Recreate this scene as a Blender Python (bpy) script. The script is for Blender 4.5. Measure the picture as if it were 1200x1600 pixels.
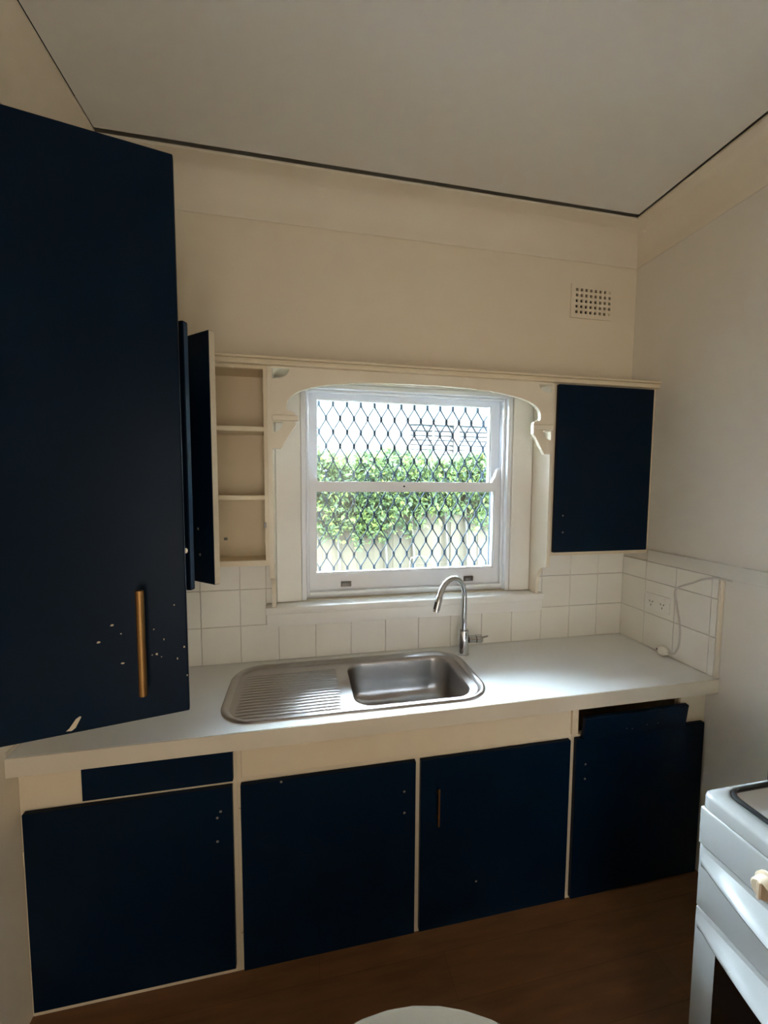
import bpy, bmesh, math, random
from mathutils import Vector, Matrix
from mathutils.geometry import tessellate_polygon
import numpy as np
random.seed(7)
rng = np.random.default_rng(11)
PI = math.pi
scene = bpy.context.scene
for o in list(bpy.data.objects):
    bpy.data.objects.remove(o)
COL = scene.collection

# ---------------------------------------------------------------- camera
CAM = Vector((-1.5404, -1.6736, 1.5537))
yaw, pitch, roll = 0.19715, -0.07079, 0.00488
fw = Vector((math.sin(yaw)*math.cos(pitch), math.cos(yaw)*math.cos(pitch), math.sin(pitch)))
rt = Vector((math.cos(yaw), -math.sin(yaw), 0))
up = rt.cross(fw)
r2 = rt*math.cos(roll) + up*math.sin(roll)
u2 = -rt*math.sin(roll) + up*math.cos(roll)
cd = bpy.data.cameras.new('camera')
cd.sensor_fit = 'VERTICAL'; cd.sensor_height = 36.0; cd.sensor_width = 27.0
cd.lens = 620.9/1600*36.0
cd.clip_start = 0.02; cd.clip_end = 200
cam = bpy.data.objects.new('camera', cd); COL.objects.link(cam)
m3 = Matrix((r2, u2, -fw)).transposed()
cam.matrix_world = Matrix.Translation(CAM) @ m3.to_4x4()
scene.camera = cam

# ---------------------------------------------------------------- world, lights, exposure
SKY = 22.0
w = bpy.data.worlds.new('overcast_sky'); scene.world = w; w.use_nodes = True
bg = w.node_tree.nodes['Background']
bg.inputs[0].default_value = (0.69, 0.85, 1.0, 1); bg.inputs[1].default_value = SKY
sd = bpy.data.lights.new('hazy_sun', 'SUN'); sd.energy = 2.0; sd.angle = math.radians(12); sd.color = (1, .95, .85)
so = bpy.data.objects.new('hazy_sun', sd); COL.objects.link(so)
so.rotation_euler = Vector((0.35, 0.75, -1.0)).to_track_quat('-Z', 'Y').to_euler()
ad = bpy.data.lights.new('added_fill_light', 'AREA'); ad.shape = 'RECTANGLE'; ad.size = 0.86; ad.size_y = 1.95  # unseen fill lamp added at the rear doorway to brighten the room
ad.energy = 3.8; ad.color = (1.0, 0.92, 0.81)
ao = bpy.data.objects.new('added_fill_light', ad); COL.objects.link(ao)
ao.location = (-1.35, -3.06, 1.02); ao.rotation_euler = (PI/2, 0, PI)
ao.rotation_euler = Vector((0, 1, 0)).to_track_quat('-Z', 'Z').to_euler()
vs = scene.view_settings
vs.view_transform = 'Standard'; vs.look = 'None'; vs.gamma = 1.0; vs.use_curve_mapping = False
vs.exposure = 2.3

# ---------------------------------------------------------------- materials
MAT = {}
def srgb(r, g, b):
    f = lambda c: (c/255/12.92) if c/255 <= .04045 else ((c/255+.055)/1.055)**2.4
    return (f(r), f(g), f(b), 1)
def mat(name, rgb, rough=.5, metal=0.0, var=0.0, vscale=4.0, bump=0.0, bscale=60.0, coat=0.0, spec=.5, stretch=None, objvar=0.0, rvar=0.0):
    m = bpy.data.materials.new(name); m.use_nodes = True
    nt = m.node_tree; N = nt.nodes; L = nt.links
    b = N['Principled BSDF']
    c = srgb(*rgb)
    b.inputs['Base Color'].default_value = c
    b.inputs['Roughness'].default_value = rough
    b.inputs['Metallic'].default_value = metal
    b.inputs['Coat Weight'].default_value = coat
    b.inputs['Specular IOR Level'].default_value = spec
    tc = N.new('ShaderNodeNewGeometry')
    vec = tc.outputs['Position']
    if stretch:
        mp = N.new('ShaderNodeMapping'); mp.inputs['Scale'].default_value = stretch
        L.new(vec, mp.inputs[0]); vec = mp.outputs[0]
    if var or rvar:
        n = N.new('ShaderNodeTexNoise'); n.inputs['Scale'].default_value = vscale; n.inputs['Detail'].default_value = 6
        L.new(vec, n.inputs['Vector'])
        if var:
            mx = N.new('ShaderNodeMix'); mx.data_type = 'RGBA'
            mx.inputs[6].default_value = tuple(x*(1-var) for x in c[:3])+(1,)
            mx.inputs[7].default_value = tuple(min(1, x*(1+var)) for x in c[:3])+(1,)
            L.new(n.outputs[0], mx.inputs[0]); out = mx.outputs[2]
            if objvar:
                oi = N.new('ShaderNodeObjectInfo')
                hs = N.new('ShaderNodeHueSaturation')
                mr = N.new('ShaderNodeMapRange'); mr.inputs[3].default_value = 1-objvar; mr.inputs[4].default_value = 1+objvar
                L.new(oi.outputs['Random'], mr.inputs[0]); L.new(mr.outputs[0], hs.inputs['Value']); L.new(out, hs.inputs['Color'])
                out = hs.outputs[0]
            L.new(out, b.inputs['Base Color'])
        if rvar:
            mr = N.new('ShaderNodeMapRange'); mr.inputs[3].default_value = max(0, rough-rvar); mr.inputs[4].default_value = rough+rvar
            L.new(n.outputs[0], mr.inputs[0]); L.new(mr.outputs[0], b.inputs['Roughness'])
    if bump:
        n2 = N.new('ShaderNodeTexNoise'); n2.inputs['Scale'].default_value = bscale; n2.inputs['Detail'].default_value = 4
        L.new(vec, n2.inputs['Vector'])
        bp = N.new('ShaderNodeBump'); bp.inputs['Strength'].default_value = bump; bp.inputs['Distance'].default_value = .002
        L.new(n2.outputs[0], bp.inputs['Height']); L.new(bp.outputs[0], b.inputs['Normal'])
    MAT[name] = m
    return m
mat('wall_paint', (228, 215, 192), .6, var=.04, vscale=2.0, bump=.12, bscale=90)
mat('right_paint', (226, 220, 208), .55, var=.03, vscale=2.0, bump=.1, bscale=90)
mat('ceiling_paint', (222, 219, 211), .6, var=.03, vscale=1.5, bump=.1, bscale=70)
mat('trim_paint', (228, 216, 194), .38, var=.03, vscale=8, bump=.1, bscale=40)
mat('casing', (236, 233, 226), .4, var=.02, vscale=6)
mat('cornice', (226, 215, 195), .6, var=.03, vscale=2, bump=.1, bscale=90)
mat('window_paint', (238, 240, 243), .35, var=.03, vscale=8, bump=.08, bscale=50)
mat('cabinet_cream', (222, 205, 176), .42, var=.04, vscale=6, bump=.12, bscale=40)
mat('cabinet_inside', (214, 194, 162), .55, var=.05, vscale=6)
mat('navy', (3, 22, 40), .36, var=.12, vscale=5, bump=.08, bscale=45, rvar=.06, spec=.08)
mat('navy_edge', (24, 58, 92), .45, var=.3, vscale=40)
mat('chip', (205, 190, 165), .8, var=.08, vscale=60)
mat('hole', (130, 125, 118), .8, var=.2, vscale=200)
mat('dark', (12, 10, 9), .9, var=.1)
mat('tile', (240, 236, 226), .12, var=.02, vscale=5, objvar=.02, bump=.03, bscale=12)
mat('grout', (214, 206, 190), .9, var=.1, vscale=30)
mat('laminate', (232, 233, 230), .30, var=.01, vscale=9)
mat('laminate_edge', (212, 200, 180), .38, var=.02, vscale=9)
mat('steel', (178, 174, 172), .30, metal=1.0, var=.03, vscale=14, rvar=.03, stretch=(1, 3, 3))
mat('chrome', (200, 202, 205), .08, metal=1.0, var=.02)
mat('brass', (148, 112, 70), .42, metal=1.0, var=.1, vscale=60, stretch=(6, 6, 1))
mat('enamel', (152, 151, 149), .22, var=.02, vscale=10, coat=.2)
mat('pan', (196, 194, 190), .35, var=.05, vscale=10)
mat('black_enamel', (10, 10, 11), .35, var=.1)
mat('oven_glass', (14, 11, 10), .08, var=.1)
mat('knob', (186, 168, 144), .3, var=.03)
mat('plastic', (236, 232, 224), .35, var=.02)
mat('cord', (206, 200, 190), .5, var=.03)
mat('metal_plate', (120, 116, 110), .4, metal=.8, var=.2, vscale=80)
mat('grille', (40, 45, 50), .9, var=.1, vscale=30, spec=0.0)
mat('paling', (45, 41, 33), .9, var=.25, vscale=5, stretch=(6, 6, .8), objvar=.2, spec=.1)
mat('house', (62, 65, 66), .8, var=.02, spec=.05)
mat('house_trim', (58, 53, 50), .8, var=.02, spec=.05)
mat('blind', (34, 31, 30), .6, var=.05)
mat('dark_glass', (50, 54, 56), .1, var=.05)
mat('bark', (34, 30, 22), .9, var=.3, vscale=20)
mat('ground', (120, 116, 104), .95, var=.2, vscale=3)
mat('stool_pad', (92, 80, 66), .9, var=.05, vscale=20, bump=.2, bscale=200, spec=.1)
mat('stool_wood', (120, 84, 52), .5, var=.2, vscale=6)
mat('shell', (150, 140, 125), .9, var=.05)
# timber floor: boards run across the room, colour shifts from board to board
def floor_mat():
    m = bpy.data.materials.new('floor_boards'); m.use_nodes = True; nt = m.node_tree; N = nt.nodes; L = nt.links
    b = N['Principled BSDF']; g = N.new('ShaderNodeNewGeometry')
    br = N.new('ShaderNodeTexBrick'); br.offset = .37; br.inputs['Scale'].default_value = 1.0
    br.inputs['Brick Width'].default_value = 1.1; br.inputs['Row Height'].default_value = .13; br.inputs['Mortar Size'].default_value = .0012
    br.inputs['Color1'].default_value = srgb(116, 79, 45); br.inputs['Color2'].default_value = srgb(124, 84, 48); br.inputs['Mortar'].default_value = srgb(104, 70, 39)
    L.new(g.outputs['Position'], br.inputs['Vector'])
    mp = N.new('ShaderNodeMapping'); mp.inputs['Scale'].default_value = (2.5, 16, 1); L.new(g.outputs['Position'], mp.inputs[0])
    n = N.new('ShaderNodeTexNoise'); n.inputs['Scale'].default_value = 2.2; n.inputs['Detail'].default_value = 8; L.new(mp.outputs[0], n.inputs['Vector'])
    rp = N.new('ShaderNodeValToRGB'); rp.color_ramp.elements[0].position = .3; rp.color_ramp.elements[1].position = .75
    rp.color_ramp.elements[0].color = (.62, .60, .58, 1); rp.color_ramp.elements[1].color = (1.15, 1.1, 1.05, 1); L.new(n.outputs[0], rp.inputs[0])
    mx = N.new('ShaderNodeMix'); mx.data_type = 'RGBA'; mx.blend_type = 'MULTIPLY'; mx.inputs[0].default_value = .8
    L.new(br.outputs['Color'], mx.inputs[6]); L.new(rp.outputs[0], mx.inputs[7]); L.new(mx.outputs[2], b.inputs['Base Color'])
    b.inputs['Roughness'].default_value = .55
    MAT['floor'] = m
floor_mat()
def glass_mat():
    m = bpy.data.materials.new('pane_glass'); m.use_nodes = True; nt = m.node_tree; N = nt.nodes; L = nt.links
    N.remove(N['Principled BSDF']); out = N['Material Output']
    t = N.new('ShaderNodeBsdfTransparent'); t.inputs[0].default_value = (.95, .97, .96, 1)
    gl = N.new('ShaderNodeBsdfGlossy'); gl.inputs['Roughness'].default_value = .02
    fr = N.new('ShaderNodeFresnel'); fr.inputs[0].default_value = 1.3
    mx = N.new('ShaderNodeMixShader'); L.new(fr.outputs[0], mx.inputs[0]); L.new(t.outputs[0], mx.inputs[1]); L.new(gl.outputs[0], mx.inputs[2])
    L.new(mx.outputs[0], out.inputs[0]); MAT['glass'] = m
glass_mat()
def leaf_mat():
    m = bpy.data.materials.new('leaf'); m.use_nodes = True; nt = m.node_tree; N = nt.nodes; L = nt.links
    b = N['Principled BSDF']; g = N.new('ShaderNodeNewGeometry')
    rp = N.new('ShaderNodeValToRGB'); e = rp.color_ramp.elements
    e[0].position = 0; e[0].color = srgb(36, 47, 34); e[1].position = 1; e[1].color = srgb(86, 95, 46)
    k = e.new(.45); k.color = srgb(54, 66, 42); k = e.new(.8); k.color = srgb(64, 77, 42)
    L.new(g.outputs['Random Per Island'], rp.inputs[0]); L.new(rp.outputs[0], b.inputs['Base Color'])
    b.inputs['Roughness'].default_value = .5; b.inputs['Specular IOR Level'].default_value = .12
    tr = N.new('ShaderNodeBsdfTranslucent'); L.new(rp.outputs[0], tr.inputs[0])
    mx = N.new('ShaderNodeMixShader'); mx.inputs[0].default_value = .35
    L.new(b.outputs[0], mx.inputs[1]); L.new(tr.outputs[0], mx.inputs[2]); L.new(mx.outputs[0], N['Material Output'].inputs[0])
    MAT['leaf'] = m
leaf_mat()

# ---------------------------------------------------------------- mesh helpers
WLOC = {}
def tag(o, label=None, cat=None, group=None, kind=None):
    if label: o['label'] = label
    if cat: o['category'] = cat
    if group: o['group'] = group
    if kind: o['kind'] = kind
    return o
def thing(name, label, cat, loc, group=None, kind=None, parent=None):
    o = bpy.data.objects.new(name, None); COL.objects.link(o); o.empty_display_size = .05
    o.location = loc; WLOC[o] = Vector(loc)
    return tag(o, label, cat, group, kind)
def place(o, wloc, parent):
    wloc = Vector(wloc)
    if parent is not None:
        o.parent = parent; o.location = wloc - WLOC[parent]
    else:
        o.location = wloc
    WLOC[o] = wloc
def obj(name, bm, m, parent=None, smooth=False, label=None, cat=None, group=None, kind=None, base=False, angle=40):
    bmesh.ops.recalc_face_normals(bm, faces=bm.faces[:])
    vs_ = [v.co.copy() for v in bm.verts]
    lo = Vector((min(v[i] for v in vs_) for i in range(3))); hi = Vector((max(v[i] for v in vs_) for i in range(3)))
    c = (lo+hi)/2
    if parent is None: c.z = lo.z
    bmesh.ops.translate(bm, verts=bm.verts[:], vec=-c)
    me = bpy.data.meshes.new(name); bm.to_mesh(me); bm.free()
    if smooth:
        me.shade_smooth(); me.set_sharp_from_angle(angle=math.radians(angle))
    me.materials.append(MAT[m])
    o = bpy.data.objects.new(name, me); COL.objects.link(o)
    place(o, c, parent)
    return tag(o, label, cat, group, kind)
def inst(name, me, wloc, parent=None, rot=None):
    o = bpy.data.objects.new(name, me); COL.objects.link(o); place(o, wloc, parent)
    if rot: o.rotation_euler = rot
    return o
def B(): return bmesh.new()
def box(bm, x0, x1, y0, y1, z0, z1, bev=0.0, seg=1, M=None):
    t = bmesh.new()
    r = bmesh.ops.create_cube(t, size=1)
    S = Matrix.Diagonal((abs(x1-x0), abs(y1-y0), abs(z1-z0), 1))
    bmesh.ops.transform(t, matrix=Matrix.Translation(((x0+x1)/2, (y0+y1)/2, (z0+z1)/2)) @ S, verts=t.verts[:])
    if bev: bmesh.ops.bevel(t, geom=t.edges[:], offset=bev, segments=seg, affect='EDGES', profile=.5)
    merge(bm, t, M); return bm
def merge(bm, t, M=None):
    mp = {}
    for v in t.verts: mp[v] = bm.verts.new((M @ v.co) if M is not None else v.co)
    for f in t.faces:
        try: bm.faces.new([mp[v] for v in f.verts])
        except ValueError: pass
    t.free()
def loft(bm, loops, close=True, cap0=False, cap1=False):
    R = [[bm.verts.new(p) for p in lp] for lp in loops]
    n = len(R[0])
    for a, b in zip(R[:-1], R[1:]):
        for i in range(n if close else n-1):
            j = (i+1) % n
            bm.faces.new((a[i], a[j], b[j], b[i]))
    if cap0: bm.faces.new(R[0][::-1])
    if cap1: bm.faces.new(R[-1])
    return R
def tube(bm, pts, r, n=10, cap=True, rad=None, flat=None):
    pts = [Vector(p) for p in pts]
    loops = []
    prev = None
    for i, p in enumerate(pts):
        d = (pts[min(i+1, len(pts)-1)] - pts[max(i-1, 0)]).normalized()
        if prev is None:
            a = Vector((0, 0, 1)) if abs(d.z) < .9 else Vector((1, 0, 0))
            nrm = (a - d*a.dot(d)).normalized()
        else:
            nrm = (prev - d*prev.dot(d)).normalized()
        prev = nrm; bn = d.cross(nrm)
        rr = rad[i] if rad else r
        loops.append([p + nrm*math.cos(2*PI*k/n)*rr + bn*math.sin(2*PI*k/n)*rr for k in range(n)])
    loft(bm, loops, True, cap, cap)
    return bm
def lathe(bm, prof, c, n=24, M=None):
    """prof: (radius, z) pairs"""
    t = bmesh.new()
    loops = [[Vector((r*math.cos(2*PI*k/n), r*math.sin(2*PI*k/n), z)) for k in range(n)] for r, z in prof]
    loft(t, loops, True, True, True)
    T = Matrix.Translation(c)
    merge(bm, t, T @ M if M is not None else T)
    return bm
def plate(bm, loops, t0, t1, axis):
    """2-D loops (first outer, rest holes) extruded from t0 to t1 along axis; axis y: (x,z); axis x: (y,z); axis z: (x,y)"""
    def P(u, v, t):
        return {'y': (u, t, v), 'x': (t, u, v), 'z': (u, v, t)}[axis]
    flat = [p for lp in loops for p in lp]
    tris = tessellate_polygon([[Vector((u, v, 0)) for u, v in lp] for lp in loops])
    A = [bm.verts.new(P(u, v, t0)) for u, v in flat]; C = [bm.verts.new(P(u, v, t1)) for u, v in flat]
    for tr in tris:
        try:
            bm.faces.new([A[i] for i in tr]); bm.faces.new([C[i] for i in tr[::-1]])
        except ValueError: pass
    k = 0
    for lp in loops:
        n = len(lp)
        for i in range(n):
            j = (i+1) % n
            bm.faces.new((A[k+i], A[k+j], C[k+j], C[k+i]))
        k += n
    return bm
def rect(x0, x1, y0, y1): return [(x0, y0), (x1, y0), (x1, y1), (x0, y1)]
def rrect(x0, x1, y0, y1, r, n=8):
    out = []
    for cx, cy, a in ((x1-r, y1-r, 0), (x0+r, y1-r, 90), (x0+r, y0+r, 180), (x1-r, y0+r, 270)):
        for k in range(n+1):
            t = math.radians(a+90*k/n); out.append((cx+r*math.cos(t), cy+r*math.sin(t)))
    return out

# ================================================================ ROOM
XL, YR, ZCEIL = -2.33, -3.0, 2.70
ZC = 0.82                     # worktop height
WX0, WX1, WZ0, WZ1 = -1.555, -.615, 1.062, 1.962     # window opening
# floor
obj('floor', box(B(), XL-.12, .12, YR-.12, .12, -.05, 0), 'floor', None, label='dark brown timber floor in front of the base cabinets', cat='floor', kind='structure')
# back wall with window opening and vent opening
VX0, VX1, VZ0, VZ1 = -.328, -.134, 2.330, 2.452
bm = B()
plate(bm, [rect(XL-.12, .12, -.05, 2.9), rect(WX0, WX1, WZ0, WZ1)[::-1], rect(VX0, VX1, VZ0, VZ1)[::-1]], 0, .12, 'y')
wall_back = obj('wall_back', bm, 'wall_paint', None, label='cream back wall around the kitchen window', cat='wall', kind='structure')
wall_right = obj('wall_right', box(B(), 0, .12, YR-.12, -.0005, -.05, 2.9), 'right_paint', None, label='pale painted wall to the right above the stove', cat='wall', kind='structure')
obj('wall_left', box(B(), XL-.12, XL, YR-.12, -.0005, -.05, 2.9), 'wall_paint', None, label='cream wall at the left end of the worktop', cat='wall', kind='structure')
bm = plate(B(), [rect(XL, -.0005, 0.0, 2.9), rect(-1.8, -.9, 0.002, 2.05)[::-1]], YR-.12, YR, 'y')
obj('wall_rear', bm, 'wall_paint', None, label='cream wall with an open doorway behind the viewer', cat='wall', kind='structure')
bm = B(); HYA, HYB = YR-1.6, YR-.1205      # closed box added beyond the doorway to shut out sky light
box(bm, -2.5, -.2, HYA-.1, HYB, -.05, 0); box(bm, -2.5, -.2, HYA-.1, HYB, 2.45, 2.55)
box(bm, -2.5, -2.4, HYA, HYB, 0, 2.45); box(bm, -.3, -.2, HYA, HYB, 0, 2.45); box(bm, -2.4, -.3, HYA-.1, HYA, 0, 2.45)
obj('wall_light_block', bm, 'wall_paint', None, label='unseen cream box added to shut sky light out of the rear doorway', cat='wall', kind='structure')
# ceiling panel stops short of the cornice, leaving a dark slot
CO = .128
GB, GR, GL = .020, .012, .004
obj('ceiling', box(B(), XL+CO+GL, -CO-GR, YR+.001, -CO-GB, ZCEIL-.002, ZCEIL+.02), 'ceiling_paint', None, label='flat off-white ceiling panel', cat='ceiling', kind='structure')
bm = B(); box(bm, XL-.12, .12, YR-.12, .3, 2.905, 2.95)  # slab added to block sun and sky; dark colour stands in for slot shade
obj('sky_block_slab', bm, 'dark', None, label='dark slab added above the ceiling to block sky light', cat='roof', kind='structure')
# cove cornice running round three walls
prof = [(0.0, ZCEIL-.135), (.004, ZCEIL-.137), (.007, ZCEIL-.128)]
for k in range(1, 10):
    t = PI/2*k/9
    prof.append((.007+(CO-.012)*(1-math.cos(t)), ZCEIL-.128+.118*math.sin(t)))
prof += [(CO-.001, ZCEIL-.008), (CO, ZCEIL-.001), (CO-.006, ZCEIL+.003), (0.0, ZCEIL+.003)]
bm = B()
path = [lambda o: (XL+o, YR+.001), lambda o: (XL+o, -o), lambda o: (-o, -o), lambda o: (-o, YR+.001)]
loft(bm, [[(f(o)[0], f(o)[1], z) for o, z in prof] for f in path], True, True, True)
obj('trim_1', bm, 'cornice', None, smooth=True, angle=25, label='cream cove cornice running under the ceiling', cat='cornice', kind='structure')

# ---- wall tiles
TP = .15
def tile_mesh(wd, ht, normal):
    """flat bevelled tile, centred, front along -y ('y') or -x ('x')"""
    g, bv, t = .0018, .0018, .008
    a, b = wd/2-g/2, ht/2-g/2
    me = bpy.data.meshes.new('tile')
    V = []
    for (aa, bb, d) in ((a, b, 0), (a, b, -(t-bv*.7)), (a-bv, b-bv, -t)):
        for sx, sz in ((-1, -1), (1, -1), (1, 1), (-1, 1)):
            V.append((sx*aa, d, sz*bb) if normal == 'y' else (d, -sx*aa, sz*bb))
    F = [(8, 9, 10, 11)]
    for k in (0, 4):
        for i in range(4):
            j = (i+1) % 4; F.append((k+i, k+j, k+4+j, k+4+i))
    me.from_pydata(V, [], F); me.materials.append(MAT['tile']); return me
rows = [(ZC, ZC+.1545), (ZC+.1545, ZC+.3045), (ZC+.3045, ZC+.4395)]
bm = plate(B(), [[(XL, ZC), (-.001, ZC), (-.001, 1.2595), (-.4985, 1.2595), (-.4985, .9915), (-1.6725, .9915), (-1.6725, 1.2595), (XL, 1.2595)]], -.006, -.0002, 'y')
sp = obj('trim_2', bm, 'grout', None, label='grout bed of the tiled splashback on the back wall', cat='splashback', kind='structure')
cache = {}
SILLX0, SILLX1 = -1.697, -.473
AREAS = [(XL, 0, 0, .975), (XL, -1.699, .974, 9), (-1.699, -1.6725, 1.061, 9), (-.471, 0, .974, 9), (-.4985, -.471, 1.061, 9)]
for ri, (z0, z1) in enumerate(rows):
    for i in range(16):
        x1 = -TP*i if i else -.0085
        x0 = max(-TP*(i+1), XL)
        for (ax0, ax1, az0, az1) in AREAS:
            p0, p1, q0, q1 = max(x0, ax0), min(x1, ax1), max(z0, az0), min(z1, az1)
            if p1-p0 < .008 or q1-q0 < .008: continue
            k = (round(p1-p0, 4), round(q1-q0, 4))
            if k not in cache: cache[k] = tile_mesh(k[0], k[1], 'y')
            inst('tile', cache[k], ((p0+p1)/2, -.006+.0005*random.uniform(-1, 1), (q0+q1)/2), sp)
bm = box(B(), -.006, -.0002, -.476, -.0065, ZC, 1.2095)
sp2 = obj('trim_3', bm, 'grout', None, label='grout bed of the tiled splashback on the right wall', cat='splashback', kind='structure')
rows2 = [(ZC, ZC+.1545), (ZC+.1545, ZC+.3045), (ZC+.3045, 1.2085)]
for z0, z1 in rows2:
    for i in range(4):
        y1 = -TP*i if i else -.0145
        y0 = max(-TP*(i+1), -.4755)
        k = ('x', round(y1-y0, 4), round(z1-z0, 4))
        if k not in cache: cache[k] = tile_mesh(k[1], k[2], 'x')
        inst('tile', cache[k], (-.006+.0005*random.uniform(-1, 1), (y0+y1)/2, (z0+z1)/2), sp2)
# tile edge strip, dado rail, lower wall lining
bm = B(); box(bm, -.016, -.0002, -.4895, -.4765, ZC+.001, 1.2095, .003, 2)
obj('trim_4', bm, 'trim_paint', None, smooth=True, label='cream vertical edging strip where the right wall tiles end', cat='trim', kind='structure')
bm = B(); box(bm, -.020, -.0002, YR+.002, -.1605, 1.2105, 1.262, .003, 2)
obj('trim_5', bm, 'right_paint', None, smooth=True, label='pale dado rail along the right wall', cat='trim', kind='structure')
bm = B(); box(bm, -.004, -.0002, YR+.002, -.4905, .0, 1.210)
obj('trim_6', bm, 'right_paint', None, label='pale wall lining below the dado rail', cat='trim', kind='structure')

# ---- window
win = thing('window_1', 'white double-hung sash window above the sink', 'window', ((WX0+WX1)/2, .05, WZ0), kind='structure')
bm = B()
FJ = .020
box(bm, WX0+.0005, WX0+FJ, -.004, .125, WZ0+.0005, WZ1-.0005, .002)
box(bm, WX1-FJ, WX1-.0005, -.004, .125, WZ0+.0005, WZ1-.0005, .002)
box(bm, WX0+FJ, WX1-FJ, -.004, .125, WZ1-FJ, WZ1-.0005, .002)
box(bm, WX0+FJ, WX1-FJ, .030, .125, WZ0+.0005, WZ0+.014, .002)
# staff beads
for xa, xb in ((WX0+FJ, WX0+FJ+.012), (WX1-FJ-.012, WX1-FJ)):
    box(bm, xa, xb, .022, .036, WZ0+.014, WZ1-FJ, .004, 2)
box(bm, WX0+FJ+.012, WX1-FJ-.012, .022, .036, WZ1-FJ-.012, WZ1-FJ, .004, 2)
box(bm, WX0+FJ+.012, WX1-FJ-.012, .012, .036, WZ0+.014, WZ0+.030, .004, 2)
obj('frame', bm, 'window_paint', win, smooth=True)
SX0, SX1 = WX0+FJ+.003, WX1-FJ-.003
# casing boards flat to the wall beside and above the frame
bm = B()
box(bm, -1.6555, WX0-.0005, -.010, -.0003, WZ0+.001, 1.974, .002)
box(bm, WX1+.0005, -.5155, -.010, -.0003, WZ0+.001, 1.974, .002)
box(bm, WX0, WX1, -.010, -.0003, WZ1, 1.974, .002)
obj('casing', bm, 'casing', win, smooth=True)
def sash(name, gx0, gx1, gz0, gz1, z0, z1, y0, y1):
    bm = plate(B(), [rect(SX0, SX1, z0, z1), rect(gx0, gx1, gz0, gz1)[::-1]], y0, y1, 'y')
    # glazing moulding stepping in to the glass
    plate(bm, [rect(gx0-.0002, gx1+.0002, gz0-.0002, gz1+.0002), rect(gx0+.006, gx1-.006, gz0+.006, gz1-.006)[::-1]], y0+.006, y1-.004, 'y')
    s = obj(name, bm, 'window_paint', win)
    obj('pane', box(B(), gx0+.0062, gx1-.0062, (y0+y1)/2-.0015, (y0+y1)/2+.0015, gz0+.0062, gz1-.0062), 'glass', s)
    return s
up_s = sash('upper_sash', -1.492, -.678, 1.557, 1.920, 1.533, 1.9395, .080, .112)
lo_s = sash('lower_sash', -1.497, -.672, 1.163, 1.524, 1.078, 1.562, .040, .072)
for sgn, xe in ((1, SX0+.001), (-1, SX1-.001)):      # ogee horns standing on the lower sash
    pts = [(xe, 1.562)]
    pts += [(xe+sgn*.046, 1.562), (xe+sgn*.043, 1.574), (xe+sgn*.034, 1.584), (xe+sgn*.029, 1.600), (xe+sgn*.024, 1.618), (xe+sgn*.014, 1.629), (xe, 1.632)]
    obj('horn', plate(B(), [pts], .044, .068, 'y'), 'window_paint', lo_s)
for xc in (-1.366, -.797):
    bm = B(); zc = 1.116
    box(bm, xc-.023, xc+.023, .037, .040, zc-.012, zc+.012, .001)
    box(bm, xc-.020, xc+.020, .024, .037, zc+.004, zc+.010, .002)
    box(bm, xc-.020, xc-.014, .028, .037, zc-.008, zc+.004, .001); box(bm, xc+.014, xc+.020, .028, .037, zc-.008, zc+.004, .001)
    obj('sash_lift', bm, 'metal_plate', lo_s)
bm = B(); lathe(bm, [(.004, 0), (.004, .002)], (-1.108, .0395, 1.543), 10, Matrix.Rotation(PI/2, 4, 'X')); obj('screw_hole', bm, 'dark', lo_s)
# sill board
bm = B(); box(bm, SILLX0, SILLX1, -.072, .0295, 1.030, 1.060, .005, 2); box(bm, SILLX0+.004, SILLX1-.004, -.064, -.0085, .9795, 1.030, .003, 2)
obj('trim_7', bm, 'casing', None, smooth=True, label='cream window sill board projecting over the tiles', cat='sill', kind='structure')
# security grille outside the glass
gr = thing('security_grille', 'grey diamond-mesh security grille outside the window', 'grille', ((WX0+WX1)/2, .16, WZ0))
s_, hz = .0634, .0628
ztop = 1.912
for n in range(-1, 14):
    for side in (-1, 1):
        pts = []
        for r in range(0, 14):
            zc = ztop - r*hz
            xn = -1.475 + n*s_ + (0 if r % 2 == 0 else side*s_/2)
            off = (side if r % 2 == 0 else -side)*.0028
            pts += [(xn+off, zc+.011), (xn+off, zc-.011)]
        pts = [p for p in pts if 1.085 < p[1]]
        if min(p[0] for p in pts) < -1.535 or max(p[0] for p in pts) > -.635: continue
        h = .0025
        bm = B(); loops = []
        for i, (x, z) in enumerate(pts):
            loops.append([(x-h, .154, z), (x+h, .154, z), (x+h, .161, z), (x-h, .161, z)])
        loft(bm, loops, True, True, True)
        obj('strand', bm, 'grille', gr)
bm = plate(B(), [rect(-1.55, -.62, 1.065, 1.958), rect(-1.532, -.638, 1.085, 1.938)[::-1]], .148, .168, 'y')
obj('frame', bm, 'grille', gr)

# ---- wall vent
vt = thing('wall_vent', 'cream wall vent with a grid of small dark holes', 'vent', (-.238, -.004, 2.316))
bm = B(); nx, nz = 8, 5
px, pz = (VX1-VX0)/nx, (VZ1-VZ0)/nz
hx, hzv = .0125, .013
holes = []
for i in range(nx):
    for j in range(nz):
        if i == nx-1 and j in (0, nz-1): continue
        cx, cz = VX0+px*(i+.5), VZ0+pz*(j+.5)
        holes.append(rect(cx-hx/2, cx+hx/2, cz-hzv/2, cz+hzv/2)[::-1])
plate(bm, [rect(-.345, -.128, 2.316, 2.464)]+holes, -.007, -.0003, 'y')
obj('cover', bm, 'wall_paint', vt)
for j in (0, nz-1):
    bm = B(); lathe(bm, [(.006, 0), (.0055, .002), (.002, .003)], (VX0+px*7.5, -.007, VZ0+pz*(j+.5)), 12, Matrix.Rotation(PI/2, 4, 'X')); obj('screw', bm, 'cabinet_inside', vt)
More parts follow.
